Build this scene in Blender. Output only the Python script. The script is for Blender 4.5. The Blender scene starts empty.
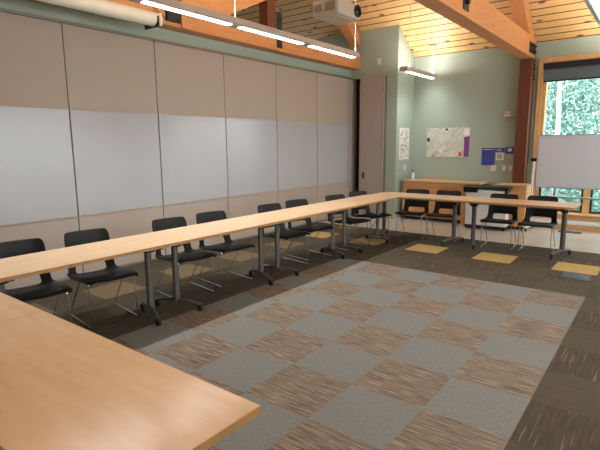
import bpy, bmesh, math, random
from mathutils import Vector, Matrix
random.seed(7)
S = bpy.context.scene
C = S.collection
PI = math.pi

# ------------------------------------------------------------------ camera
cd = bpy.data.cameras.new('camera'); cam = bpy.data.objects.new('camera', cd); C.objects.link(cam)
cd.sensor_width = 36; cd.lens = 474.25/600*36; cd.clip_start = .02; cd.clip_end = 400
Rv = Vector((0.79363462, 0.60833397, -0.00859525)); Uv = Vector((-0.09516392, 0.13808025, 0.98583856)); Fv = Vector((-0.60090592, 0.78157765, -0.16747671))
cam.matrix_world = Matrix(((Rv.x, Uv.x, -Fv.x, 0.5339), (Rv.y, Uv.y, -Fv.y, -5.5472), (Rv.z, Uv.z, -Fv.z, 1.5868), (0, 0, 0, 1)))
S.camera = cam

# ------------------------------------------------------------------ sky, daylight, exposure
w = bpy.data.worlds.new('overcast'); S.world = w; w.use_nodes = True
wb = w.node_tree.nodes['Background']; wb.inputs[0].default_value = (.82, .93, 1, 1); wb.inputs[1].default_value = 5.0
LENS_DOWN = 12.0       # visible glow of a pendant lens
LAMP_W = 12.0         # light sent down by each pendant segment (watts)
LAMP_SPREAD = 125
LENS_UP = 62.0        # pendant lens, upward
S.view_settings.view_transform = 'Standard'; S.view_settings.look = 'None'
S.view_settings.gamma = 1; S.view_settings.use_curve_mapping = False
S.view_settings.exposure = 0.35
def portal(loc, rot, sx, sy):
    l = bpy.data.lights.new('window_portal', 'AREA'); l.shape = 'RECTANGLE'; l.size = sx; l.size_y = sy
    l.cycles.is_portal = True
    o = bpy.data.objects.new('window_portal', l); C.objects.link(o); o.location = loc; o.rotation_euler = rot
portal((.35, 4.62, 1.65), (-PI/2, 0, 0), 3.8, 2.9)
portal((4.45, -1.0, 1.7), (0, PI/2, 0), 2.4, 7.0)

# ------------------------------------------------------------------ materials
def lin(h):
    h = h.lstrip('#'); o = []
    for i in (0, 2, 4):
        c = int(h[i:i+2], 16)/255; o.append(c/12.92 if c <= .04045 else ((c+.055)/1.055)**2.4)
    return (*o, 1)
def base(name, rough=.6, metal=0, spec=.5):
    m = bpy.data.materials.new(name); m.use_nodes = True
    b = m.node_tree.nodes['Principled BSDF']
    b.inputs['Roughness'].default_value = rough; b.inputs['Metallic'].default_value = metal
    b.inputs['Specular IOR Level'].default_value = spec
    return m, m.node_tree, b
def mth(nt, op, a, b=None):
    n = nt.nodes.new('ShaderNodeMath'); n.operation = op
    for i, v in enumerate((a, b)):
        if v is None: continue
        if isinstance(v, (int, float)): n.inputs[i].default_value = v
        else: nt.links.new(v, n.inputs[i])
    return n.outputs[0]
def noise(nt, scale, detail=3, stretch=(1, 1, 1), rough=.5):
    t = nt.nodes.new('ShaderNodeTexCoord'); mp = nt.nodes.new('ShaderNodeMapping'); mp.inputs['Scale'].default_value = stretch
    n = nt.nodes.new('ShaderNodeTexNoise'); n.inputs['Scale'].default_value = scale; n.inputs['Detail'].default_value = detail
    n.inputs['Roughness'].default_value = rough
    nt.links.new(t.outputs['Object'], mp.inputs[0]); nt.links.new(mp.outputs[0], n.inputs[0]); return n.outputs[0]
def ramp(nt, fac, stops):
    r = nt.nodes.new('ShaderNodeValToRGB'); e = r.color_ramp.elements
    while len(e) < len(stops): e.new(.5)
    for q, (p, c) in zip(e, stops): q.position = p; q.color = lin(c) if isinstance(c, str) else c
    nt.links.new(fac, r.inputs[0]); return r.outputs[0]
def mix(nt, fac, a, b):
    n = nt.nodes.new('ShaderNodeMix'); n.data_type = 'RGBA'
    for i, v in ((0, fac), (6, a), (7, b)):
        if isinstance(v, (int, float)): n.inputs[i].default_value = v
        elif isinstance(v, (str, tuple)): n.inputs[i].default_value = lin(v) if isinstance(v, str) else v
        else: nt.links.new(v, n.inputs[i])
    return n.outputs[2]
def bump(nt, b, h, s=.2, d=.005):
    n = nt.nodes.new('ShaderNodeBump'); n.inputs['Strength'].default_value = s; n.inputs['Distance'].default_value = d
    nt.links.new(h, n.inputs['Height']); nt.links.new(n.outputs[0], b.inputs['Normal'])
def plain(name, col, rough=.6, metal=0, var=.06, scale=8, spec=.5, bmp=0, stretch=(1, 1, 1)):
    m, nt, b = base(name, rough, metal, spec)
    f = noise(nt, scale, 3, stretch); c = lin(col)
    lo = tuple(x*(1-var) for x in c[:3])+(1,); hi = tuple(min(1, x*(1+var)) for x in c[:3])+(1,)
    nt.links.new(ramp(nt, f, [(.3, lo), (.7, hi)]), b.inputs['Base Color'])
    if bmp: bump(nt, b, f, bmp)
    return m
def emis(name, col, st):
    m, nt, b = base(name); b.inputs['Base Color'].default_value = lin(col)
    b.inputs['Emission Color'].default_value = lin(col); b.inputs['Emission Strength'].default_value = st; return m
def wood(name, dark, mid, light, scale=5, stretch=(1, 8, 8), rough=.45, spec=.5):
    m, nt, b = base(name, rough, 0, spec)
    f = noise(nt, scale, 5, stretch, .6); g = noise(nt, scale*.5, 2, (1, 1, 1))
    c = ramp(nt, f, [(.25, dark), (.5, mid), (.78, light)])
    c = mix(nt, mth(nt, 'MULTIPLY', g, .35), c, mid)
    nt.links.new(c, b.inputs['Base Color']); bump(nt, b, f, .04, .002); return m
M = {}
M['green'] = plain('sage_wall_paint', '#9eada0', .7, var=.03, scale=30, bmp=.05)
M['white_paint'] = plain('white_paint', '#d8d8d2', .6)
M['panel'] = plain('fabric_panel', '#aca195', .85, var=.035, scale=160, bmp=.08, stretch=(1, .15, 1))
M['pinkpanel'] = plain('grey_pink_laminate', '#ada29c', .7, var=.03, scale=60)
M['board'] = plain('whiteboard_surface', '#aaacae', .22, var=.015, scale=3)
M['board2'] = plain('rolling_board_surface', '#c6c9d0', .35, var=.01, scale=3)
M['track'] = plain('aluminium_track', '#8d8b80', .4, .6)
M['dark'] = plain('dark_gap', '#241f1b', .8)
M['alu'] = plain('aluminium', '#b4b6b8', .35, .8)
M['fixture'] = plain('pendant_body', '#b9b1aa', .45, .1)
M['chrome'] = plain('chrome', '#d6d6d6', .12, 1, var=.02)
M['tleg'] = plain('silver_grey_leg', '#5f5a54', .45, .3, var=.05)
M['black'] = plain('black_plastic', '#17171a', .42, spec=.4)
M['seat'] = plain('black_seat_plastic', '#0d0d0e', .5, var=.15, scale=40, spec=.32)
M['rubber'] = plain('black_rubber', '#0e0e0e', .7)
M['bolt'] = plain('black_steel', '#2a2b2a', .5, .3)
M['whitep'] = plain('white_plastic', '#dcdad4', .4)
M['case'] = plain('cream_metal', '#e2dccc', .4)
M['beige'] = plain('beige_plastic', '#bfb3a2', .5)
M['beige_d'] = plain('beige_grille', '#8f8474', .7, var=.3, scale=200)
M['glassk'] = plain('lens_glass', '#0a0c10', .06)
M['glulam'] = wood('glulam_timber', '#b4723e', '#c68450', '#d69862', 3, (14, .9, 14), .5)
M['glulam_v'] = wood('glulam_timber_upright', '#5a2e19', '#68371f', '#774226', 3, (14, 14, .9), .5)
M['maple'] = wood('maple_laminate', '#cfae86', '#d8b992', '#dfc4a2', 3.5, (5, .8, 5), .21, .8)
M['maple_x'] = wood('maple_laminate_crosswise', '#d3b288', '#dabc93', '#e1c7a3', 3.5, (.8, 5, 5), .21, .8)
M['edge'] = plain('maple_edge_band', '#a97c48', .5, var=.1, scale=20)
M['oak'] = wood('honey_wood', '#b87f48', '#c99058', '#d7a36c', 4, (.8, .8, 9), .45)
M['oakh'] = wood('honey_wood_flat', '#b5824f', '#c89660', '#d6a975', 4, (.8, 9, 9), .45)
M['oaktrim'] = wood('window_trim_wood', '#c1915a', '#d2a36c', '#deb482', 4, (2, 9, 1), .45)
M['cabtop'] = plain('tan_counter_top', '#b79a78', .35)
M['creamfloor'] = plain('cream_vinyl_floor', '#aaa499', .28, var=.05, scale=7)
M['heater'] = plain('heater_enamel', '#d9dcdc', .4)
M['shade'] = plain('dark_shade_fabric', '#5f6c73', .85, var=.1, scale=60)
M['skyframe'] = plain('grey_frame_paint', '#8e9ba0', .5)
M['blue'] = plain('blue_card', '#34479a', .5)
M['paper'] = plain('white_paper', '#e4e4e0', .7)
M['greenpaper'] = plain('pale_green_plastic', '#9ecba0', .6)
M['purple'] = plain('purple_print', '#7a3f8a', .6, var=.5, scale=30)
M['red'] = plain('red_print', '#c8574e', .6)
M['orangep'] = plain('orange_print', '#cf8a5c', .6)
M['bluegrey'] = plain('steel_floor_lid', '#363e44', .45, .3)
M['cart'] = plain('cart_panel', '#cfd1d4', .5)
M['pave'] = plain('pale_path', '#c9c9c0', .9, var=.1, scale=2)
M['lawn'] = plain('grass', '#6c8577', .9, var=.3, scale=5)
M['bark'] = plain('pale_bark', '#dcd6cc', .9, var=.25, scale=6)
def leafmat(n, c):
    m, nt, b = base(n, .6); f = noise(nt, 1.5, 3); col = lin(c)
    nt.links.new(ramp(nt, f, [(.3, tuple(x*.55 for x in col[:3])+(1,)), (.7, tuple(min(1, x*1.35) for x in col[:3])+(1,))]), b.inputs['Base Color'])
    return m
M['leafA'] = leafmat('leaf_blue_green', '#86ad9f'); M['leafB'] = leafmat('leaf_green', '#8eb09a')
# pine ceiling boards, running along X, 148 mm wide down the slope (120 mm in plan)
def pine():
    m, nt, b = base('knotty_pine_boards', .5)
    t = nt.nodes.new('ShaderNodeTexCoord'); s = nt.nodes.new('ShaderNodeSeparateXYZ'); nt.links.new(t.outputs['Object'], s.inputs[0])
    v = mth(nt, 'DIVIDE', mth(nt, 'SUBTRACT', s.outputs[1], .085), .1225)
    fr = mth(nt, 'FRACT', v); idx = mth(nt, 'FLOOR', v)
    gap = mth(nt, 'LESS_THAN', fr, .13)  # V-groove lines; the shadow in them is painted as a dark colour
    wn = nt.nodes.new('ShaderNodeTexWhiteNoise'); wn.noise_dimensions = '1D'; nt.links.new(idx, wn.inputs['W'])
    grain = noise(nt, 5, 4, (.6, 14, 14))
    k = nt.nodes.new('ShaderNodeTexVoronoi'); mp = nt.nodes.new('ShaderNodeMapping'); mp.inputs['Scale'].default_value = (2.6, 7.5, .01)
    cmb = nt.nodes.new('ShaderNodeCombineXYZ'); nt.links.new(mth(nt, 'ADD', s.outputs[0], mth(nt, 'MULTIPLY', wn.outputs[0], 7)), cmb.inputs[0]); nt.links.new(s.outputs[1], cmb.inputs[1])
    nt.links.new(cmb.outputs[0], mp.inputs[0]); nt.links.new(mp.outputs[0], k.inputs[0]); k.inputs['Scale'].default_value = 1
    c = ramp(nt, grain, [(.3, '#d4a566'), (.6, '#e2ba80'), (.8, '#ebca98')])
    c = mix(nt, mth(nt, 'MULTIPLY', wn.outputs[0], .4), c, '#cf9a5a')
    knot = ramp(nt, k.outputs['Distance'], [(.12, (1, 1, 1, 1)), (.2, (0, 0, 0, 1))])
    c = mix(nt, knot, c, '#7a4a26'); c = mix(nt, gap, c, '#33200f')
    nt.links.new(c, b.inputs['Base Color'])
    bump(nt, b, mth(nt, 'MULTIPLY', gap, -1.0), .6, .01); return m
M['pine'] = pine()
# carpet tiles
def carpet(name, cols, stretch, scale=1, light=None):
    m, nt, b = base(name, .95, 0, .1)
    f = noise(nt, scale, 3, stretch, .7); c = ramp(nt, f, cols)
    if light:
        g = noise(nt, 1, 2, light[0], .3); c = mix(nt, ramp(nt, g, [(.655, (0, 0, 0, 1)), (.69, (1, 1, 1, 1))]), c, light[1])
    h = noise(nt, 350, 2); c = mix(nt, mth(nt, 'MULTIPLY', h, .35), c, '#3c342c')
    nt.links.new(c, b.inputs['Base Color']); bump(nt, b, h, .35, .004); return m
M['c_blue'] = carpet('blue_grey_carpet', [(.3, '#757977'), (.7, '#848886')], (40, 40, 1))
M['c_brown'] = carpet('brown_streak_carpet', [(.33, '#5f554b'), (.46, '#74695d'), (.55, '#887d70'), (.70, '#aaa090')], (5, 80, 1))
M['c_darkx'] = carpet('dark_carpet_streaks_across', [(.3, '#4a4539'), (.7, '#595347')], (4, 60, 1))
M['c_darky'] = carpet('dark_carpet_streaks_along', [(.3, '#433e33'), (.7, '#544e42')], (60, 4, 1), light=((75, 2.2, 1), '#766b5a'))
M['c_yellow'] = carpet('yellow_carpet', [(.3, '#ac955c'), (.7, '#bca56c')], (60, 8, 1))

M['c_yellow_dull'] = carpet('dull_yellow_carpet', [(.3, '#6b5f47'), (.7, '#7a6d52')], (60, 8, 1))  # duller, darker version of the yellow tile, for the left column

# ------------------------------------------------------------------ mesh helpers
def box(bm, x0, x1, y0, y1, z0, z1, bev=0, mi=0):
    r = bmesh.ops.create_cube(bm, size=1); vs = r['verts']
    for v in vs:
        v.co = Vector(((x0+x1)/2+v.co.x*(x1-x0), (y0+y1)/2+v.co.y*(y1-y0), (z0+z1)/2+v.co.z*(z1-z0)))
    fs = {f for v in vs for f in v.link_faces}
    for f in fs: f.material_index = mi
    if bev:
        es = list({e for v in vs for e in v.link_edges})
        bmesh.ops.bevel(bm, geom=es, offset=bev, segments=2, affect='EDGES', profile=.5)
    return vs
def prism(bm, pts, axis, a, b):
    """pts = 2D outline in the other two axes (cyclic order x,y,z without axis), extruded a..b along axis"""
    def mk(p, t):
        return {0: (t, p[0], p[1]), 1: (p[0], t, p[1]), 2: (p[0], p[1], t)}[axis]
    A = [bm.verts.new(mk(p, a)) for p in pts]; B = [bm.verts.new(mk(p, b)) for p in pts]
    n = len(pts)
    bm.faces.new(A); bm.faces.new(B[::-1])
    for i in range(n): bm.faces.new((A[i], B[i], B[(i+1) % n], A[(i+1) % n]))
def tube(bm, pts, r, seg=8, cap=True, r2=None):
    pts = [Vector(p) for p in pts]; rings = []
    for i, p in enumerate(pts):
        d = (pts[min(i+1, len(pts)-1)]-pts[max(i-1, 0)]).normalized()
        up = Vector((0, 0, 1)) if abs(d.z) < .95 else Vector((1, 0, 0))
        s = d.cross(up).normalized(); u = s.cross(d).normalized()
        rr = r if r2 is None else r+(r2-r)*i/(len(pts)-1)
        rings.append([bm.verts.new(p+(s*math.cos(2*PI*k/seg)+u*math.sin(2*PI*k/seg))*rr) for k in range(seg)])
    for a, b in zip(rings, rings[1:]):
        for k in range(seg): bm.faces.new((a[k], a[(k+1) % seg], b[(k+1) % seg], b[k]))
    if cap: bm.faces.new(rings[0][::-1]); bm.faces.new(rings[-1])
def rounded(path, r=.03, n=4):
    P = [Vector(p) for p in path]; out = [P[0]]
    for i in range(1, len(P)-1):
        a = (P[i-1]-P[i]).normalized()*r+P[i]; b = (P[i+1]-P[i]).normalized()*r+P[i]
        for k in range(n+1):
            t = k/n; out.append(a*(1-t)**2+P[i]*2*t*(1-t)+b*t*t)
    out.append(P[-1]); return out
def lathe(bm, prof, c=(0, 0, 0), seg=16, axis='Z'):
    rings = []
    for r, h in prof:
        ring = []
        for k in range(seg):
            a = 2*PI*k/seg; p = (r*math.cos(a), r*math.sin(a), h)
            if axis == 'X': p = (h, p[0], p[1])
            if axis == 'Y': p = (p[0], h, p[1])
            ring.append(bm.verts.new(Vector(c)+Vector(p)))
        rings.append(ring)
    for a, b in zip(rings, rings[1:]):
        for k in range(seg): bm.faces.new((a[k], a[(k+1) % seg], b[(k+1) % seg], b[k]))
    bm.faces.new(rings[0][::-1]); bm.faces.new(rings[-1])
def obj(name, bm, mats, parent=None, smooth=False, loc=None):
    bmesh.ops.recalc_face_normals(bm, faces=bm.faces)
    me = bpy.data.meshes.new(name); bm.to_mesh(me); bm.free()
    for m in (mats if isinstance(mats, (list, tuple)) else [mats]): me.materials.append(M[m])
    if smooth:
        for p in me.polygons: p.use_smooth = True
        me.set_sharp_from_angle(angle=math.radians(40))
    o = bpy.data.objects.new(name, me); C.objects.link(o)
    if parent: o.parent = parent
    if loc: o.location = loc
    return o
def B(): return bmesh.new()
def bx(name, mats, parent, *a, bev=0):
    bm = B(); box(bm, *a, bev=bev); return obj(name, bm, mats, parent)
def tag(o, label, cat, group=None):
    o['label'] = label; o['category'] = cat
    if group: o['group'] = group
    return o
def thing(name, label, cat, loc=(0, 0, 0), rz=0, group=None):
    o = bpy.data.objects.new(name, None); C.objects.link(o); o.location = loc; o.rotation_euler = (0, 0, rz)
    o.empty_display_size = .1
    return tag(o, label, cat, group)
def struct(o): o['kind'] = 'structure'; return o
def dup(root, loc, rz, label):
    def cp(o, par):
        c = o.copy(); C.objects.link(c)
        if par: c.parent = par
        for ch in kids[o]: cp(ch, c)
        return c
    kids = {}
    def walk(o): kids[o] = list(o.children); [walk(k) for k in kids[o]]
    walk(root); r = cp(root, None); r.location = loc; r.rotation_euler = (0, 0, rz); r['label'] = label
    return r

# ------------------------------------------------------------------ floor
EAVE_Z, SL, YF = 3.39, .70, 4.40
def roof(y): return EAVE_Z+SL*(YF-y)
bm = B(); xs = [-9.0, -5.5]+[i*.5 for i in range(-10, 9)]+[4.5]; ys = [-7.5]+[i*.5 for i in range(-14, 5)]+[2.35, 4.4]
g = {}
for x in xs:
    for y in ys: g[x, y] = bm.verts.new((x, y, 0))
for x0, x1 in zip(xs, xs[1:]):
    for y0, y1 in zip(ys, ys[1:]):
        f = bm.faces.new((g[x0, y0], g[x1, y0], g[x1, y1], g[x0, y1]))
        i, j = round(x0*2), round(y0*2)
        if y0 >= 2.3: mi = 5
        elif -3 <= x0 < 0 and y0 < 0 and y0 >= -6: mi = 1 if (i+j) % 2 == 0 else 0
        elif y0 == 1.0 and i % 2 == 1: mi = 4
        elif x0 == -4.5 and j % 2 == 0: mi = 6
        else: mi = 2 if (i+j) % 2 else 3
        f.material_index = mi
r = bmesh.ops.extrude_face_region(bm, geom=list(bm.faces))
for v in r['geom']:
    if isinstance(v, bmesh.types.BMVert): v.co.z = -.12
floor = struct(obj('floor', bm, ['c_blue', 'c_brown', 'c_darkx', 'c_darky', 'c_yellow', 'creamfloor', 'c_yellow_dull']))

# ------------------------------------------------------------------ walls
def wall(name, mats, *a): return struct(bx(name, mats, None, *a))
# far wall with the window opening x -1.42..2.2, z .28..3.0
wall('wall_far', 'green', -3.97, -1.42, 4.4, 4.58, 0, 3.55)
wall('wall_far_above_window', 'green', -1.42, 2.2, 4.4, 4.58, 3.0, 3.55)
wall('wall_far_below_window', 'green', -1.42, 2.2, 4.4, 4.58, 0, .28)
wall('wall_far_right', 'green', 2.2, 4.5, 4.4, 4.58, 0, 3.55)
bm = B(); prism(bm, [(3.62, 0), (4.58, 0), (4.58, roof(4.58)+.05), (3.62, roof(3.62)+.05)], 0, -4.12, -3.97); struct(obj('wall_nook', bm, 'green'))
bm = B(); prism(bm, [(-5.95, 2.97), (-4.12, 2.97), (-4.12, 4.05), (-5.95, 4.05)], 1, 3.62, 3.8); struct(obj('wall_nook_face', bm, 'green'))
wall('wall_nook_pier', 'green', -4.21, -4.12, 3.62, 3.8, 0, 2.97)
wall('wall_left_soffit', 'green', -5.25, -5.07, -6.4, 3.62, 3.0, 3.5)
wall('dark_gap_backing', 'dark', -5.95, -4.12, 3.92, 4.0, 0, 3.6)  # added sheet: stops light leaking past the door, dark colour stands for gap shade
wall('wall_neighbour', 'white_paint', -9.1, -9.0, -7.5, 3.8, 0, 7.6)
wall('wall_neighbour_far', 'green', -9.1, -5.95, 4.4, 4.58, 0, 3.55)
wall('wall_neighbour_side', 'green', -5.95, -5.87, 3.8, 4.4, 0, 3.75)
wall('wall_back', 'green', -9, 4.5, -7.6, -7.5, 0, 5.5)
# right wall with a long window
wall('wall_right', 'white_paint', 4.5, 4.6, -7.5, 4.4, 0, .5)
wall('wall_right_above_window', 'white_paint', 4.5, 4.6, -7.5, 4.4, 2.9, 7.8)
wall('wall_right_near_end', 'white_paint', 4.5, 4.6, -7.5, -4.5, .5, 2.9)
wall('wall_right_far_end', 'white_paint', 4.5, 4.6, 2.5, 4.4, .5, 2.9)
# ceiling: pitched, ridge along X at y=-1.5, with the skylight opening
RY = -1.5
def slab(bm, x0, x1, y0, y1, fz):
    t = .16
    v = [bm.verts.new(p) for p in ((x0, y0, fz(y0)), (x1, y0, fz(y0)), (x1, y1, fz(y1)), (x0, y1, fz(y1)),
         (x0, y0, fz(y0)+t), (x1, y0, fz(y0)+t), (x1, y1, fz(y1)+t), (x0, y1, fz(y1)+t))]
    for f in ((0, 1, 2, 3), (7, 6, 5, 4), (0, 4, 5, 1), (1, 5, 6, 2), (2, 6, 7, 3), (3, 7, 4, 0)): bm.faces.new([v[i] for i in f])
bm = B()
slab(bm, -9.1, 4.6, RY, 4.75, roof)
slab(bm, -9.1, 4.6, -7.7, RY, lambda y: roof(RY)-.62*(RY-y))
struct(obj('ceiling', bm, 'pine'))
gm, nt, b_ = base('window_glass', .02); b_.inputs['Transmission Weight'].default_value = 1; b_.inputs['IOR'].default_value = 1.0; b_.inputs['Alpha'].default_value = .35
M['glass'] = gm
# window_1: wood casing, frames, panes
bm = B()
box(bm, -1.50, -1.42, 4.36, 4.42, .17, 3.10); box(bm, 2.2, 2.31, 4.36, 4.42, .17, 3.09)
box(bm, -1.42, 2.2, 4.36, 4.42, 3.02, 3.10); box(bm, -1.42, 2.2, 4.40, 4.56, .28, .30)
box(bm, -1.42, -1.36, 4.42, 4.56, .28, 3.0); box(bm, 2.14, 2.2, 4.42, 4.56, .28, 3.0); box(bm, -1.36, 2.14, 4.42, 4.56, 2.95, 3.0)
box(bm, -1.36, 2.14, 4.42, 4.56, 1.02, 1.12)
for x in (-.56, .55): box(bm, x-.055, x+.055, 4.42, 4.56, .30, 1.02)
box(bm, .9, 1.0, 4.42, 4.56, 1.12, 2.95)
win = struct(obj('window_1', bm, 'oaktrim'))
bm = B()
for x0, x1 in ((-1.36, -.615), (-.505, .495), (.605, 2.14)):
    for a in ((x0, x1, .30, .335), (x0, x1, .985, 1.02), (x0, x0+.035, .335, .985), (x1-.035, x1, .335, .985)):
        box(bm, a[0], a[1], 4.45, 4.5, a[2], a[3])
obj('sash', bm, 'bolt', win)
for x0, x1, z0, z1 in ((-1.36, -.615, .30, 1.02), (-.505, .495, .30, 1.02), (.605, 2.14, .30, 1.02), (-1.36, .9, 1.12, 2.95), (1.0, 2.14, 1.12, 2.95)):
    bm = B(); bm.faces.new([bm.verts.new(p) for p in ((x0, 4.475, z0), (x1, 4.475, z0), (x1, 4.475, z1), (x0, 4.475, z1))])
    obj('pane', bm, 'glass', win)
bm = B(); box(bm, -1.53, 2.31, 4.30, 4.4, .255, .285, .004); box(bm, -1.53, 2.31, 4.36, 4.4, .165, .255)
obj('sill', bm, 'oaktrim', win)
struct(bx('trim_1', 'heater', None, -1.53, 2.31, 4.33, 4.4, .085, .165))
struct(bx('baseboard_far', 'oaktrim', None, -1.53, 4.5, 4.34, 4.4, 0, .085))
struct(bx('baseboard_nook', 'oaktrim', None, -3.97, -1.8, 4.385, 4.4, 0, .09))
# right window
bm = B()
for y in (-4.5, -2.75, -1.0, .75, 2.44): box(bm, 4.48, 4.6, y, y+.06, .5, 2.9)
box(bm, 4.48, 4.6, -4.5, 2.5, .5, .56); box(bm, 4.48, 4.6, -4.5, 2.5, 2.84, 2.9)
w3 = struct(obj('window_2', bm, 'oaktrim'))
# roller shade
t = thing('roller_shade', 'dark grey roller shade drawn a little way down inside the top of the tall window', 'window shade', (-1.415, 4.385, 3.0))
bm = B(); lathe(bm, [(.03, 0.005), (.03, 2.2)], (.0, .0, -.04), 14, 'X'); obj('roller', bm, 'dark', t, True)
bx('valance', 'dark', t, 0.002, 2.24, -.045, -.033, -.10, .0)
bx('fabric', 'shade', t, 0.01, 2.22, -.003, .001, -.30, -.05)
bx('bottom_bar', 'dark', t, 0.01, 2.22, -.012, .010, -.325, -.30)

# door_1 in the nook face
bm = B(); box(bm, -4.79, -4.28, 3.585, 3.63, .01, 2.95)
dr = struct(obj('door_1', bm, 'pinkpanel'))
bm = B(); box(bm, -4.28, -4.25, 3.58, 3.64, 0, 2.97); box(bm, -4.83, -4.79, 3.58, 3.64, 0, 2.97); box(bm, -4.79, -4.28, 3.58, 3.64, 2.95, 2.97)
obj('door_frame', bm, 'pinkpanel', dr)
bx('door_seam', 'track', dr, -4.25, -4.21, 3.60, 3.64, 0, 2.97)
bm = B(); box(bm, -4.74, -4.70, 3.575, 3.585, .84, .98, .003); lathe(bm, [(.008, 0), (.014, -.03), (.014, -.045)], (-4.72, 3.575, .91), 10, 'Y'); obj('door_latch', bm, 'bolt', dr)
bm = B()
for z in (1.6, 2.6, .3): box(bm, -4.275, -4.255, 3.57, 3.582, z-.05, z+.05)
obj('hinge', bm, 'alu', dr)

# ------------------------------------------------------------------ operable partition
tr = struct(bx('trim_2', 'track', None, -5.12, -5.04, -6.4, 3.82, 2.985, 3.0))
struct(bx('trim_3', 'track', None, -5.12, -5.045, -6.4, 3.82, 2.968, 2.985))
seams = [-6.40, -5.16, -3.92, -2.68, -1.45, -.19, 1.06, 2.30, 3.47]
plabel = ['operable wall panel nearest the back of the room, with whiteboard', 'operable wall panel beyond the left edge of the photo',
 'leftmost tan operable wall panel with whiteboard, at the picture edge', 'tan operable wall panel with whiteboard, second from the left in the photo',
 'tan operable wall panel with whiteboard behind the third and fourth black chairs from the left', 'tan operable wall panel with whiteboard, second wide one left of the blank strip plus one, middle of the wall',
 'tan operable wall panel with whiteboard behind the chairs near the middle table joint', 'last wide tan operable wall panel with whiteboard, next to the narrow blank one']
plabel[2:8] = ['leftmost tan operable wall panel with a whiteboard, cut by the left edge of the photo',
 'second tan operable wall panel with whiteboard from the left of the photo',
 'third tan operable wall panel with whiteboard from the left of the photo',
 'fourth tan operable wall panel with whiteboard from the left of the photo',
 'fifth tan operable wall panel with whiteboard, second before the narrow blank strip',
 'rightmost wide tan operable wall panel with whiteboard, beside the narrow blank strip']
for i in range(2, 8):
    y0, y1 = seams[i]+.006, seams[i+1]-.006
    t = thing('partition_panel', plabel[i], 'wall panel', (-5.1, y0, 0), 0, 'operable wall panels with whiteboards')
    bx('panel_core', 'panel', t, -.05, .05, 0, y1-y0, .03, 2.963)
    bx('whiteboard', 'board', t, .05, .056, .004, y1-y0-.004, .77, 2.01)
    bm = B(); box(bm, .05, .06, 0, y1-y0, 2.01, 2.03); box(bm, .05, .06, 0, y1-y0, .75, .77); obj('board_trim', bm, 'panel', t)
    bx('base_seal', 'track', t, -.04, .045, 0, y1-y0, .002, .03)
t = thing('partition_panel', 'narrow blank tan panel closing the operable wall beside the dark gap', 'wall panel', (-5.1, 3.476, 0))
bx('panel_core', 'panel', t, -.05, .05, 0, .30, .03, 2.963); bx('base_seal', 'track', t, -.04, .045, 0, .34, .002, .03)
bx('edge_post', 'panel', t, -.05, .045, .303, .36, .03, 2.963)

# ------------------------------------------------------------------ timber trusses
def truss(x0, x1, zb, zt, yend, label, extra):
    t = thing('timber_truss', label, 'roof truss', (x0, yend, 0)); W = x1-x0
    Y = lambda y: y-yend
    bm = B(); box(bm, 0, W, Y(-7.48), 0, zb, zt, .008); obj('tie_beam', bm, 'glulam', t)
    bm = B(); d = .34
    prism(bm, [(Y(yend-.01), zt-.02 if 0 else roof(yend-.01)-d), (Y(yend-.01), roof(yend)-.012), (Y(RY), roof(RY)-.02), (Y(RY), roof(RY)-.02-d)], 0, 0.002, W-.002)
    obj('rafter', bm, 'glulam', t)
    bm = B(); z = lambda y: roof(RY)-.62*(RY-y)-.02
    prism(bm, [(Y(-7.45), z(-7.45)-d), (Y(-7.45), z(-7.45)), (Y(RY)-.002, z(RY)), (Y(RY)-.002, z(RY)-d)], 0, 0.002, W-.002)
    obj('rafter', bm, 'glulam', t)
    bm = B(); box(bm, 0.02, W-.02, Y(-1.62), Y(-1.38), zt, roof(RY)-.3); obj('king_post', bm, 'glulam_v', t)
    return t, Y, W
tl, Y, W = truss(-5.07, -4.85, 3.15, 3.50, 3.615, 'orange glulam roof truss running above the tan operable wall', 0)
def strut(t, Y, W, ya, za, yb, zb, d=.3, name='strut'):
    dv = Vector((yb-ya, zb-za)).normalized(); n = Vector((-dv.y, dv.x))*d/2
    P = [(Y(ya)+n.x, za+n.y), (Y(yb)+n.x, zb+n.y), (Y(yb)-n.x, zb-n.y), (Y(ya)-n.x, za-n.y)]
    bm = B(); prism(bm, P, 0, .02, W-.02); return obj(name, bm, 'glulam', t)
bm = B(); prism(bm, [(Y(-1.15), 3.49), (Y(-1.15), 3.155), (Y(-.96), 3.155), (Y(2.3), 4.69), (Y(1.72), 5.1)], 0, .015, W+.03); obj('strut', bm, 'glulam', tl)
bm = B(); prism(bm, [(Y(-1.42), 3.47), (Y(-1.42), 3.24), (Y(-4.6), 4.7), (Y(-4.3), 4.95)], 0, .015, W+.03); obj('strut', bm, 'glulam', tl)
bm = B(); box(bm, .02, W-.02, Y(.66), Y(.86), 3.46, 3.95); obj('post', bm, 'glulam_v', tl)
for y0_, y1_, z0_, z1_ in ((.86, .99, 3.2, 3.76), (-1.40, -1.17, 3.20, 3.34)):
  bm = B(); box(bm, W, W+.012 if y0_ > 0 else W+.05, Y(y0_), Y(y1_), z0_, z1_)
  for y in ((.90, .95) if y0_ > 0 else (-1.33, -1.23)):
    for z in (3.22, 3.36, 3.5, 3.66):
        if y < 0 and z > 3.3: continue
        lathe(bm, [(.014, 0), (.014, .03)], (W+.004 if y > 0 else W+.045, Y(y), z), 8, 'X')
  obj('steel_plate', bm, 'bolt', tl)
t2, Y, W = truss(-1.79, -1.575, 3.10, 3.45, 4.39, 'orange glulam roof truss landing on the dark wood column left of the window', 0)
bm = B(); box(bm, .002, W-.002, Y(4.17), Y(4.39), 0, 3.10, .006); obj('column', bm, 'glulam_v', t2)
bm = B(); box(bm, W, W+.01, Y(3.86), Y(4.34), 3.16, 3.34); 
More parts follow.
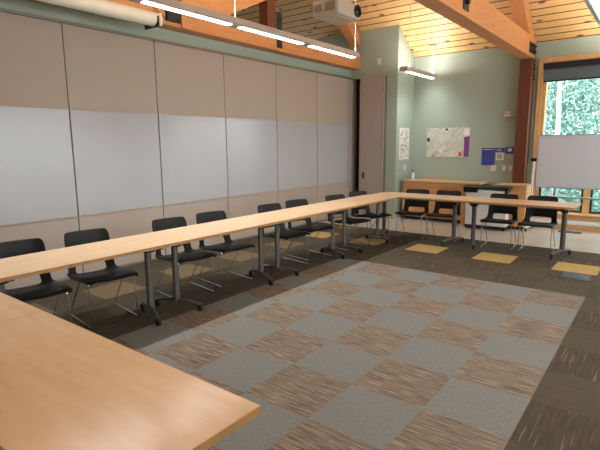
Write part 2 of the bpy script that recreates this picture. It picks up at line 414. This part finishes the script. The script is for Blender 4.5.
for y in (3.95, 4.08, 4.22):
    for z in (3.2, 3.3): lathe(bm, [(.018, 0), (.018, .04)], (W+.008, Y(y), z), 8, 'X')
obj('steel_plate', bm, 'bolt', t2)
bm = B(); box(bm, W, W+.01, Y(.42), Y(.62), 3.17, 3.38); lathe(bm, [(.03, 0), (.03, .05)], (W+.008, Y(.5), 3.26), 8, 'X'); obj('steel_plate', bm, 'bolt', t2)
for z in (2.74, 2.8, 2.92, 2.99):
    bm = B(); lathe(bm, [(.012, 0), (.012, .035)], (W-.002, Y(4.31), z), 8, 'X'); obj('bolt', bm, 'bolt', t2)
bm = B(); box(bm, W-.002, W+.004, Y(4.36), Y(4.388), 1.2, 3.16); obj('steel_strap', bm, 'bolt', t2)
strut(t2, Y, W, -1.3, 3.5, 1.9, 4.9)
strut(t2, Y, W, -1.6, 3.36, -5.3, 4.5)

# ------------------------------------------------------------------ pendant lights
M['lens'] = emis('lens_glow', '#fbfaff', LENS_DOWN); M['lens_up'] = emis('uplight_glow', '#fffaf2', LENS_UP)
def pendant(x, y0, segs, label, wires, watts=1.0, zc=2.95, grp='linear pendant lights'):
    n = len(segs); L = segs[-1][1]-segs[0][0]+.16; ys = y0-.08
    t = thing('pendant_light', label, 'pendant light', (x, ys, zc), 0, grp)
    bm = B()
    prism(bm, [(-.085, -.042), (-.06, .03), (.06, .03), (.085, -.042), (.07, -.045), (-.07, -.045)], 1, 0, L)
    obj('housing', bm, 'fixture', t)
    for a, b in segs:
        bx('lens', 'lens', t, -.036, .036, a-ys, b-ys, -.05, -.046)
        ld = bpy.data.lights.new('lamp', 'AREA'); ld.shape = 'RECTANGLE'; ld.size = .08; ld.size_y = b-a; ld.energy = LAMP_W*watts; ld.spread = math.radians(LAMP_SPREAD)
        ld.color = (1, .99, .97); lo = bpy.data.objects.new('lamp', ld); C.objects.link(lo); lo.parent = t; lo.location = (0, (a+b)/2-ys, -.053)
        bx('uplight', 'lens_up', t, -.045, .045, a-ys, b-ys, .031, .035)
    for yw in wires:
        top = (roof(yw) if yw > RY else roof(RY)-.62*(RY-yw))-zc-.012
        bm = B(); tube(bm, [(0, yw-ys, .03), (0, yw-ys, top)], .006, 6); c = obj('cable', bm, 'whitep', t)
        bm = B(); lathe(bm, [(.06, top-.03), (.06, top+.0)], (0, yw-ys, 0), 16); obj('canopy', bm, 'whitep', c, True)
    return t
P4 = [(-4.10, -2.98), (-2.82, -1.70), (-1.54, -.42), (-.26, .86)]
pendant(-3.46, -4.18, [(-4.14, -2.87), (-2.71, -1.60), (-1.44, -.28), (-.09, 1.05)], 'long linear pendant light hung beside the tan operable wall', [-4.0, -1.51, 1.09])
pendant(-3.46, 2.88, [(2.96, 4.18)], 'short linear pendant light hung near the nook and far green wall', [3.04, 4.21-.05], .7)
pendant(-.15, -4.18, [(-4.14, -2.87), (-2.71, -1.60), (-1.44, -.28), (-.09, 1.05)], 'long linear pendant light over the open right half of the room', [-4.0, -1.51, 1.09], .36)
pendant(-.15, 2.88, [(2.96, 4.18)], 'short linear pendant light near the tall window', [3.04, 4.16], .5)
pendant(3.1, -4.18, [(-4.14, -2.87), (-2.71, -1.60), (-1.44, -.28), (-.09, 1.05)], 'long linear pendant light beside the right wall', [-4.0, -1.51, 1.09], .4)

# ------------------------------------------------------------------ projector, screen case, speaker
t = thing('ceiling_projector', 'beige ceiling projector with black lens hanging on a pole from the roof', 'projector', (-2.525, -.865, 2.95))
bm = B(); box(bm, -.17, .17, -.235, .235, 0, .165, .022); obj('casing', bm, 'beige', t, True)
bx('foot_plate', 'beige', t, -.12, .12, -.18, .18, -.006, .004, bev=.002)
bm = B(); lathe(bm, [(.062, 0), (.066, .02), (.05, .022), (.045, .006)], (.166, .15, .09), 24, 'X'); ln = obj('lens', bm, 'black', t, True)
bm = B(); lathe(bm, [(.044, .0), (.03, .014), (.001, .018)], (.168, .15, .09), 24, 'X'); obj('lens_glass', bm, 'glassk', ln, True)
bx('vent_grille', 'beige_d', t, -.14, -.04, -.239, -.234, .05, .12)
bx('connector_panel', 'beige_d', t, .0, .13, -.239, -.234, .04, .13)
bm = B(); tube(bm, [(0, 0, .165), (0, 0, roof(-.865)-2.95-.03)], .02, 12); obj('pole', bm, 'whitep', t, True)
bx('mount_plate', 'bolt', t, -.09, .09, -.09, .09, .167, .18)
t = thing('projection_screen', 'cream tube case of a retracted projection screen bracketed high over the tan wall', 'projection screen', (-4.66, -1.70, 3.125))
bm = B(); lathe(bm, [(.08, -3.2), (.085, -3.19), (.085, 0), (.08, .01)], (0, 0, 0), 20, 'Y'); obj('case', bm, 'case', t, True)
bx('end_cap', 'case', t, -.075, .08, .01, .06, -.08, .08, bev=.02)
bx('bracket', 'black', t, -.188, .092, -.03, .0, -.097, .03, bev=.01)
bx('case_joint', 'alu', t, -.087, .087, -1.52, -1.51, -.087, .087, bev=.04)
t = thing('ceiling_speaker', 'dark round speaker on the pine ceiling above the nook', 'speaker', (-3.69, 2.64, roof(2.64)-.012))
t.rotation_euler = (-math.atan(SL), 0, 0)
bm = B(); lathe(bm, [(.15, 0), (.15, -.03), (.12, -.09), (.06, -.12)], (0, 0, 0), 24); obj('speaker_body', bm, 'bolt', t, True)
bm = B(); lathe(bm, [(.055, -.12), (.05, -.126)], (0, 0, 0), 24); obj('speaker_grille', bm, 'black', t, True)

# ------------------------------------------------------------------ tables
def table_kind(L):
    """folding training table, length L along X, depth .61, origin at centre on floor; flip-up legs splay towards the ends at the rear (+Y)"""
    t = thing('training_table', '', 'table', group='maple training tables on wheeled legs')
    bm = B(); box(bm, -L/2+.003, L/2-.003, -.302, .302, .713, .74); obj('tabletop', bm, 'maple_x', t)
    bm = B()
    for a in ((-L/2, L/2, -.305, -.302), (-L/2, L/2, .302, .305), (-L/2, -L/2+.003, -.302, .302), (L/2-.003, L/2, -.302, .302)):
        box(bm, a[0], a[1], a[2], a[3], .7125, .7395)
    obj('edge_band', bm, 'edge', t)
    bm = B(); box(bm, -L/2+.2, L/2-.2, -.02, .02, .665, .70, .004); obj('support_rail', bm, 'tleg', t)
    for s in (-1, 1):
        px = s*(L/2-.15); fx = s*(L/2-.24); rx = s*(L/2-.085)
        f = Vector((fx, -.23, 0)); r_ = Vector((rx, .23, 0)); c = Vector((px, 0, 0))
        bm = B()
        # oval column
        ring = []
        for z in (.085, .67):
            ring.append([bm.verts.new((c.x+.034*math.cos(2*PI*k/14), c.y+.024*math.sin(2*PI*k/14), z)) for k in range(14)])
        for k in range(14): bm.faces.new((ring[0][k], ring[0][(k+1) % 14], ring[1][(k+1) % 14], ring[1][k]))
        bm.faces.new(ring[0][::-1]); bm.faces.new(ring[1])
        # arched foot
        tube(bm, [f+Vector((0, 0, .066)), f*.6+c*.4+Vector((0, 0, .088)), c+Vector((0, 0, .1)), r_*.6+c*.4+Vector((0, 0, .088)), r_+Vector((0, 0, .066))], .018, 8)
        leg = obj('leg', bm, 'tleg', t, True)
        bm = B(); box(bm, px-.03, px+.03, -.2, .2, .675, .7125, .006); box(bm, px-.045, px+.045, -.06, .06, .63, .69, .01)
        obj('flip_bracket', bm, 'black', leg)
        for q in (f, r_):
            bm = B(); lathe(bm, [(.018, -.014), (.027, -.011), (.027, .011), (.018, .014)], (q.x, q.y, .0275), 14, 'X')
            box(bm, q.x-.019, q.x+.019, q.y-.014, q.y+.022, .03, .066, .004); obj('caster', bm, 'rubber', leg, True)
    return t
def copytree(o): return dup(o, (0, 0, 0), 0, '')
T5 = table_kind(1.53); T4 = table_kind(1.33)
used = {}
def table(src, cx, cy, rz, label):
    if src.name not in used: used[src.name] = 1; t = src; t.location = (cx, cy, 0); t.rotation_euler = (0, 0, rz); t['label'] = label
    else: t = dup(src, (cx, cy, 0), rz, label)
    return t
table(T5, -3.155, -3.655, PI/2, 'maple training table of the left row, nearest the camera, by the two leftmost black chairs')
table(T5, -3.155, -2.125, PI/2, 'maple training table in the left row before the third and fourth black chairs')
table(T5, -3.155, -.595, PI/2, 'maple training table in the left row before the fifth and sixth black chairs')
table(T4, -3.155, .835, PI/2, 'last maple training table of the left row, butting against the far row at the corner')
table(T5, -2.655, 1.805, 0, 'maple training table of the far row, left one, forming the corner')
table(T5, -1.125, 1.805, 0, 'right-hand maple training table of the far row, ending left of the window')
table(T5, -1.215, -4.79, 0, 'nearest maple training table, its square corner jutting over the blue carpet tiles')
table(T5, -2.745, -4.79, 0, 'near maple training table at the left edge, beyond the seam from the nearest one')

# ------------------------------------------------------------------ chairs (facing -Y)
def chair():
    t = thing('stacking_chair', '', 'chair', group='black plastic chairs with chrome sled bases')
    # profile: (y, z, halfwidth)
    prof = [(-.305, .408, .212), (-.298, .424, .230), (-.25, .430, .243), (-.15, .425, .250), (-.02, .412, .250), (.10, .390, .247), (.165, .376, .242), (.203, .376, .236),
            (.222, .392, .230), (.236, .430, .223), (.248, .475, .217), (.262, .57, .214), (.282, .68, .213), (.300, .745, .210), (.312, .775, .200), (.320, .790, .180)]
    tt = [-1, -.93, -.82, -.63, -.5, -.3, 0, .3, .5, .63, .82, .93, 1]
    open_rows = {8, 9}
    def build(rows, name, holes):
        bm = B(); G = []
        for i in rows:
            y, z, hw = prof[i]; r_ = []
            for u in tt:
                back = min(1, max(0, (z-.38)/.15)) if y > .18 else 0
                edge = abs(u)**3
                arm = max(0, 1-abs(y-.19)/.13)*max(0, abs(u)-.55)/.45 if z < .5 else 0
                yy = y-back*.035*edge-arm*.05*(z > .385); zz = z+(1-back)*(.014*u*u-.022*max(0, abs(u)-.85)/.15)+arm*.05*(z < .40)
                r_.append(bm.verts.new((u*hw, yy, zz)))
            G.append(r_)
        for a in range(len(G)-1):
            for k in range(len(tt)-1):
                if (rows[a] in holes) and 3 <= k <= 8: continue
                bm.faces.new((G[a][k], G[a][k+1], G[a+1][k+1], G[a+1][k]))
        o = obj(name, bm, 'seat', t, True)
        m = o.modifiers.new('thickness', 'SOLIDIFY'); m.thickness = .013; m.offset = 0
        m = o.modifiers.new('smooth', 'SUBSURF'); m.levels = 1; m.render_levels = 2
        return o
    build(list(range(0, 8)), 'seat', {})
    build(list(range(7, 16)), 'backrest', {8, 9})
    for s in (-1, 1):
        bm = B(); x = s*.205
        path = [(s*.16, -.02, .405), (x, -.05, .400), (x+s*.012, .275, .0085), (x+s*.012, -.262, .0085), (x, -.235, .405), (s*.15, -.225, .412)]
        tube(bm, rounded(path, .03), .0055, 8); obj('sled_leg', bm, 'chrome', t, True)
    bm = B()
    tube(bm, [(-.2, -.235, .400), (.2, -.235, .400)], .005, 6); tube(bm, [(-.2, -.05, .398), (.2, -.05, .398)], .005, 6)
    obj('crossbar', bm, 'chrome', t, True)
    return t
CH = chair()
th = lambda d: PI/2-math.radians(d)
clist = [(-3.56, -3.90, th(8), 'leftmost black plastic chair behind the left table row, cut by the picture edge'),
 (-3.56, -3.28, th(8), 'second black plastic chair from the left, alone before the second wall seam'),
 (-3.53, -2.34, th(8), 'third black plastic chair from the left, partly behind the first pair of table legs'),
 (-3.52, -1.74, th(10), 'fourth black plastic chair from the left behind the left table row'),
 (-3.43, -.76, th(8), 'fifth black plastic chair from the left, left one of the middle pair'),
 (-3.44, -.17, th(13), 'sixth black plastic chair from the left, right one of the middle pair'),
 (-3.33, .68, th(14), 'seventh black plastic chair from the left, behind the third pair of table legs'),
 (-3.33, 1.38, th(15), 'eighth black plastic chair, last of the left row beside the table corner'),
 (-2.86, 2.07, math.radians(9), 'black plastic chair of the far row nearest the table corner, before the wooden cabinet'),
 (-2.33, 2.12, math.radians(7), 'second black plastic chair of the far row, before the right end of the wooden cabinet'),
 (-1.42, 2.04, math.radians(5), 'third black plastic chair of the far row, in front of the black-topped cart'),
 (-.88, 2.04, math.radians(3), 'rightmost black plastic chair of the far row, below the rolling whiteboard')]
for i, (x, y, rz, lb) in enumerate(clist):
    if i == 0: CH.location = (x, y, 0); CH.rotation_euler = (0, 0, rz); CH['label'] = lb
    else: dup(CH, (x, y, 0), rz, lb)

# ------------------------------------------------------------------ far-side furniture
t = thing('wooden_cabinet', 'wide honey-wood cabinet with tan top against the far green wall', 'cabinet', (-3.25, 4.08, 0))
bx('carcass', 'oak', t, -.62, .72, -.30, .29, .07, .79)
bx('plinth', 'dark', t, -.58, .68, -.26, .28, 0, .07)
bx('top', 'cabtop', t, -.62, 1.0, -.34, .30, .79, .825, bev=.004)
bx('front_panel', 'oakh', t, -.62, .72, -.312, -.30, .08, .77)
bx('corner_post', 'oak', t, .64, .72, -.322, -.312, .0, .79)
bx('top_rail', 'oakh', t, -.62, .64, -.322, -.312, .70, .79)
t = thing('pen_tray', 'thin wooden tray lying on the wide cabinet top against the wall', 'tray', (-3.25, 4.30, .825))
bx('tray_board', 'oakh', t, -.45, .25, -.05, .06, 0, .015)
t = thing('spray_bottle', 'small white bottle standing on the left end of the wide wooden cabinet', 'bottle', (-3.83, 4.18, .825))
bm = B(); lathe(bm, [(.03, 0), (.032, .01), (.032, .1), (.012, .135), (.012, .15)], seg=14); obj('bottle_body', bm, 'whitep', t, True)
bm = B(); lathe(bm, [(.014, .15), (.014, .18), (.008, .2)], seg=10); obj('cap', bm, 'bolt', t, True)
t = thing('side_cabinet', 'narrow honey-wood cabinet standing at the foot of the dark wood column', 'cabinet', (-1.63, 3.92, 0))
bx('carcass', 'oak', t, -.16, .20, -.21, .22, .06, .80)
bx('plinth', 'dark', t, -.13, .17, -.18, .2, 0, .06)
bx('top', 'cabtop', t, -.34, .215, -.24, .235, .80, .825, bev=.004)
bx('front_panel', 'oak', t, -.14, .18, -.218, -.21, .08, .78)
# cart
t = thing('storage_cart', 'low cart with black top and pale panels between the two wooden cabinets', 'cart', (-2.04, 3.50, 0))
bx('body', 'cart', t, -.36, .36, -.10, .15, .075, .68)
bx('base_frame', 'black', t, -.38, .38, -.12, .16, .045, .075, bev=.006)
bm = B(); box(bm, -.41, .40, -.14, .17, .755, .785, .008); box(bm, -.41, -.18, -.12, .15, .68, .756, .01); box(bm, .33, .36, -.1, .15, .68, .756)
obj('top', bm, 'black', t)
for x in (-.34, .34):
    for y in (-.08, .13):
        bm = B(); lathe(bm, [(.022, -.012), (.022, .012)], (x, y, .0225), 12, 'X'); obj('wheel', bm, 'rubber', t, True)
t = thing('plastic_box', 'clear box with pale green contents on the shelf under the black cart top', 'box', (-1.97, 3.50, .681))
bx('box_body', 'paper', t, -.22, .25, -.10, .10, 0, .045, bev=.004); bx('lid', 'greenpaper', t, -.22, .04, -.10, .10, .045, .06, bev=.003)

# rolling whiteboard
t = thing('rolling_whiteboard', 'white rolling whiteboard on a wheeled stand in front of the window', 'whiteboard', (-.55, 3.88, 0))
bx('board', 'board2', t, -.76, .98, -.012, .012, .80, 1.70)
bm = B()
for a in ((-.775, .995, .785, .80), (-.775, .995, 1.70, 1.715), (-.775, -.76, .80, 1.70), (.98, .995, .80, 1.70)): box(bm, a[0], a[1], -.016, .016, a[2], a[3])
obj('board_frame', bm, 'alu', t)
for x in (-.82, 1.04):
    bm = B(); box(bm, x-.016, x+.016, -.016, .016, .07, 1.30, .003); box(bm, x-.02, x+.02, -.30, .30, .06, .09, .004)
    p = obj('stand_leg', bm, 'whitep', t)
    bm = B(); box(bm, x-.045, x+.03, -.05, -.01, 1.25, 1.31, .01); lathe(bm, [(.03, 0), (.03, -.035), (.02, -.045)], (x+.03, -.04, 1.28), 12, 'Y'); obj('clamp_knob', bm, 'black', p)
    for y in (-.28, .28):
        bm = B(); lathe(bm, [(.027, -.012), (.03, -.008), (.03, .008), (.027, .012)], (x, y, .031), 14, 'X'); obj('caster', bm, 'rubber', p, True)
bx('crossbar', 'whitep', t, -.80, 1.02, -.014, .014, .17, .20)
bx('pen_tray', 'alu', t, -.46, .45, -.12, -.02, .625, .65, bev=.004)
bx('tray_arm', 'alu', t, -.46, -.43, -.03, .0, .6, .80)
bx('tray_arm', 'alu', t, .40, .43, -.03, .0, .6, .80)
bx('tray_end_cap', 'black', t, .45, .475, -.12, -.02, .615, .655)

# ------------------------------------------------------------------ things on the walls
YW = 4.40
def onwall(name, x0, x1, z0, z1, mat, label, cat, d=.012, bev=.002, group=None):
    t = thing(name, label, cat, ((x0+x1)/2, YW, (z0+z1)/2), 0, group); return t
def pmat():
    m, nt, b = base('faded_trail_map', .7)
    t = nt.nodes.new('ShaderNodeTexCoord'); mp = nt.nodes.new('ShaderNodeMapping'); mp.inputs['Rotation'].default_value = (0, math.radians(32), 0)
    m2 = nt.nodes.new('ShaderNodeMapping'); m2.inputs['Scale'].default_value = (1.6, 1, 9)
    n = nt.nodes.new('ShaderNodeTexNoise'); n.inputs['Scale'].default_value = 1.2; n.inputs['Detail'].default_value = 5
    nt.links.new(t.outputs['Object'], mp.inputs[0]); nt.links.new(mp.outputs[0], m2.inputs[0]); nt.links.new(m2.outputs[0], n.inputs[0])
    nt.links.new(ramp(nt, n.outputs[0], [(.36, '#d8d8cf'), (.46, '#b5bda6'), (.52, '#d6d6cc'), (.58, '#a6ae9a'), (.66, '#dddcd4')]), b.inputs['Base Color']); return m
M['map'] = pmat()
def smat():
    m, nt, b = base('dense_sketch_print', .7)
    n = noise(nt, 22, 2); nt.links.new(ramp(nt, n, [(.38, '#35363a'), (.45, '#dcdcd8')]), b.inputs['Base Color']); return m
M['sketch'] = smat()
t = thing('map_poster', 'large pale map poster with a purple strip at its right, on the far green wall', 'poster', (-3.17, YW, 1.60))
bm = B(); box(bm, -.46, .46, -.008, -.001, -.305, .305); obj('sheet', bm, 'map', t)
bx('legend_strip', 'paper', t, .34, .455, -.0095, -.008, .1, .28)
bx('purple_strip', 'purple', t, .35, .455, -.0095, -.008, -.29, .12)
bx('printed_emblem', 'red', t, .24, .31, -.0095, -.008, -.28, -.20)
bx('printed_emblem', 'orangep', t, -.33, -.26, -.0095, -.008, -.295, -.24)
bx('printed_emblem', 'dark', t, -.45, -.39, -.0095, -.008, .02, .10)
bx('printed_emblem', 'dark', t, -.05, -.0, -.0095, -.008, .25, .29)
t = thing('sketch_poster', 'tall narrow black-and-white poster on the nook side wall', 'poster', (-3.97, 3.99, 1.58))
bm = B(); box(bm, .001, .008, -.23, .23, -.33, .33); obj('sheet', bm, 'paper', t)
bm = B(); box(bm, .008, .0095, -.19, .19, -.3, .3); obj('printed_drawing', bm, 'sketch', t)
t = thing('switch_plate', 'small white plate on the nook side wall below the narrow poster', 'switch', (-3.97, 4.05, 1.08))
bx('plate', 'whitep', t, .001, .008, -.035, .035, -.06, .06, bev=.002); bx('rocker', 'whitep', t, .008, .014, -.012, .012, -.03, .03)
t = thing('wall_sensor', 'white sensor plate high on the green wall above the grey door', 'sensor', (-4.40, 3.62, 3.27))
bx('plate', 'whitep', t, -.045, .045, -.012, -.001, -.065, .065, bev=.003); bx('sensor_window', 'paper', t, -.02, .02, -.016, -.012, -.02, .02)
t = thing('notice_card', 'large plain blue notice, leftmost of the blue ones on the far wall', 'notice', (-2.325, YW, 1.315), 0, 'blue notices on the far wall')
bx('card', 'blue', t, -.125, .125, -.008, -.001, -.17, .17); bx('printed_line', 'paper', t, -.10, .10, -.009, -.008, .135, .145)
t = thing('notice_card', 'blue-headed notice with a white sheet beneath, middle one of the three', 'notice', (-2.10, YW, 1.36), 0, 'blue notices on the far wall')
bx('header', 'blue', t, -.085, .085, -.008, -.001, .04, .125)
bx('printed_line', 'paper', t, -.06, .02, -.009, -.008, .085, .095); bx('printed_line', 'paper', t, -.06, .04, -.009, -.008, .065, .072)
bx('frame', 'alu', t, -.085, .085, -.012, -.001, -.13, .04); bx('sheet', 'paper', t, -.07, .07, -.0135, -.012, -.115, .03)
bx('printed_text', 'alu', t, -.045, .045, -.0145, -.0135, -.085, .01)
t = thing('notice_card', 'small blue notice, rightmost of the three, next to the dark column', 'notice', (-1.925, YW, 1.435), 0, 'blue notices on the far wall')
bx('card', 'blue', t, -.075, .075, -.008, -.001, -.065, .065); bx('printed_mark', 'cart', t, -.03, .04, -.009, -.008, -.02, .04)
for x, z, w_, h_, lb, nm, ct in ((-2.21, 1.085, .05, .06, 'white thermostat with small bright screen under the blue notices', 'thermostat', 'thermostat'),
        (-2.0, 1.09, .035, .058, 'left one of the two white light switches beside the dark column', 'light_switch', 'switch'),
        (-1.885, 1.09, .03, .058, 'right one of the two white light switches beside the dark column', 'light_switch', 'switch')):
    t = thing(nm, lb, ct, (x, YW, z))
    bx('plate', 'whitep', t, -w_, w_, -.014, -.001, -h_, h_, bev=.004)
    bx('screen' if nm == 'thermostat' else 'rocker', 'cart' if nm == 'thermostat' else 'paper', t, -.02, .02, -.018, -.014, -.02, .025)
t = thing('emergency_light', 'white emergency light unit with two lamps left of the dark column', 'emergency light', (-1.98, YW, 2.13))
bx('housing', 'whitep', t, -.08, .08, -.06, -.001, -.05, .05, bev=.006)
for x in (-.045, .045):
    bm = B(); lathe(bm, [(.03, -.06), (.034, -.085), (.02, -.09)], (x, 0, 0.012), 14, 'Y'); obj('lamp_head', bm, 'beige', t, True)
bx('base_grille', 'dark', t, -.06, .06, -.055, -.005, -.058, -.05)
# floor boxes
t = thing('floor_outlet_lid', 'blue-grey metal floor outlet lid in the dark carpet beside a yellow tile', 'floor outlet', (-.20, .80, 0))
bx('lid', 'bluegrey', t, -.15, .15, -.15, .15, .0, .006, bev=.002); bx('flap', 'bluegrey', t, -.11, .11, -.11, .11, .006, .009, bev=.001)
t = thing('floor_vent', 'dark slotted floor vent in the cream floor below the window', 'floor vent', (-.72, 3.98, 0))
bx('vent_frame', 'bolt', t, -.18, .18, -.10, .10, 0, .006, bev=.002)
bm = B()
for i in range(9): box(bm, -.16+i*.037, -.14+i*.037, -.08, .08, .006, .009)
obj('slats', bm, 'bluegrey', t)

# ------------------------------------------------------------------ outside
struct(bx('ground', 'lawn', None, -40, 45, 4.8, 70, -.5, -.3))
struct(bx('path', 'pave', None, -40, 45, 5.4, 8.2, -.3, -.28))
def leaves(bm, c, r, n, size, seed):
    rnd = random.Random(seed)
    for _ in range(n):
        while True:
            p = Vector((rnd.uniform(-1, 1), rnd.uniform(-1, 1), rnd.uniform(-1, 1)))
            if .2 < p.length < 1: break
        p = Vector((p.x*r[0], p.y*r[1], p.z*r[2]))+Vector(c)
        a = Vector((rnd.gauss(0, 1), rnd.gauss(0, 1), rnd.gauss(0, 1))).normalized(); b = a.orthogonal().normalized(); s = size*rnd.uniform(.6, 1.4)
        q = [p-a*s, p-b*s*.5+a*s*.1, p+a*s, p+b*s*.5+a*s*.1]
        bm.faces.new([bm.verts.new(v) for v in q])
def tree(x, y, h, r, leaf, seed, label, n=5200, trunk_r=.14):
    rnd = random.Random(seed)
    t = thing('leafy_tree', label, 'tree', (x, y, -.3), 0, 'trees outside the window')
    bm = B(); tube(bm, [(0, 0, 0), (.05, 0, h*.35), (-.05, .05, h*.7), (0, 0, h)], trunk_r, 10, r2=trunk_r*.5)
    for k in range(7):
        a = rnd.uniform(0, 2*PI); z = h*rnd.uniform(.25, .8); L = r*rnd.uniform(.5, .9)
        tube(bm, [(0, 0, z), (math.cos(a)*L*.5, math.sin(a)*L*.5, z+L*.12), (math.cos(a)*L, math.sin(a)*L, z+L*.1)], trunk_r*.3, 6, r2=.012)
    obj('trunk', bm, 'bark', t, True)
    bm = B(); leaves(bm, (0, .0 if trunk_r > .1 else 1.3, h*.55), (r, r, h*.52), int(n*1.5), .068, seed); obj('foliage', bm, leaf, t)
tree(-2.12, 10.2, 6.5, 1.5, 'leafA', 3, 'pale-trunked tree nearest outside, straight ahead through the tall window pane', 1700, .075)
tree(-3.8, 13.2, 7, 2.4, 'leafA', 4, 'dense blue-green tree outside behind the left side of the window', 7000)
tree(-.6, 13.5, 7.5, 2.4, 'leafB', 5, 'green tree outside behind and right of the pale trunk', 7000)
tree(2.2, 14.0, 7, 2.4, 'leafA', 6, 'blue-green tree outside further right', 6000)
tree(-2.2, 17, 8.5, 2.8, 'leafA', 8, 'tall tree at the back outside, between the nearer crowns', 7000)
tree(-6.6, 17, 8.5, 3, 'leafB', 9, 'tall tree at the far left outside', 7000)
tree(2.0, 19, 8.5, 3, 'leafB', 10, 'tall tree at the far right outside', 7000)
def shrub(x, y, r, h, seed, label):
    t = thing('shrub', label, 'shrub', (x, y, -.3), 0, 'shrubs outside below the window')
    bm = B()
    for k in range(5):
        a = k*1.25; tube(bm, [(0, 0, 0), (math.cos(a)*r*.3, math.sin(a)*r*.3, h*.4), (math.cos(a)*r*.6, math.sin(a)*r*.6, h*.8)], .02, 6)
    obj('stems', bm, 'bark', t); bm = B(); leaves(bm, (0, 0, h*.5), (r, r, h*.55), 2600, .06, seed); obj('foliage', bm, 'leafA', t)
for i, (x, y, r, h, lb) in enumerate(((-2.9, 9.4, .9, 1.5, 'low leafy shrub outside, seen through the leftmost bottom pane'), (-.9, 9.7, .95, 1.35, 'low leafy shrub outside near the middle of the bottom panes'),
        (1.1, 9.5, .9, 1.5, 'low leafy shrub outside at the right of the window'))): shrub(x, y, r, h, 20+i, lb)
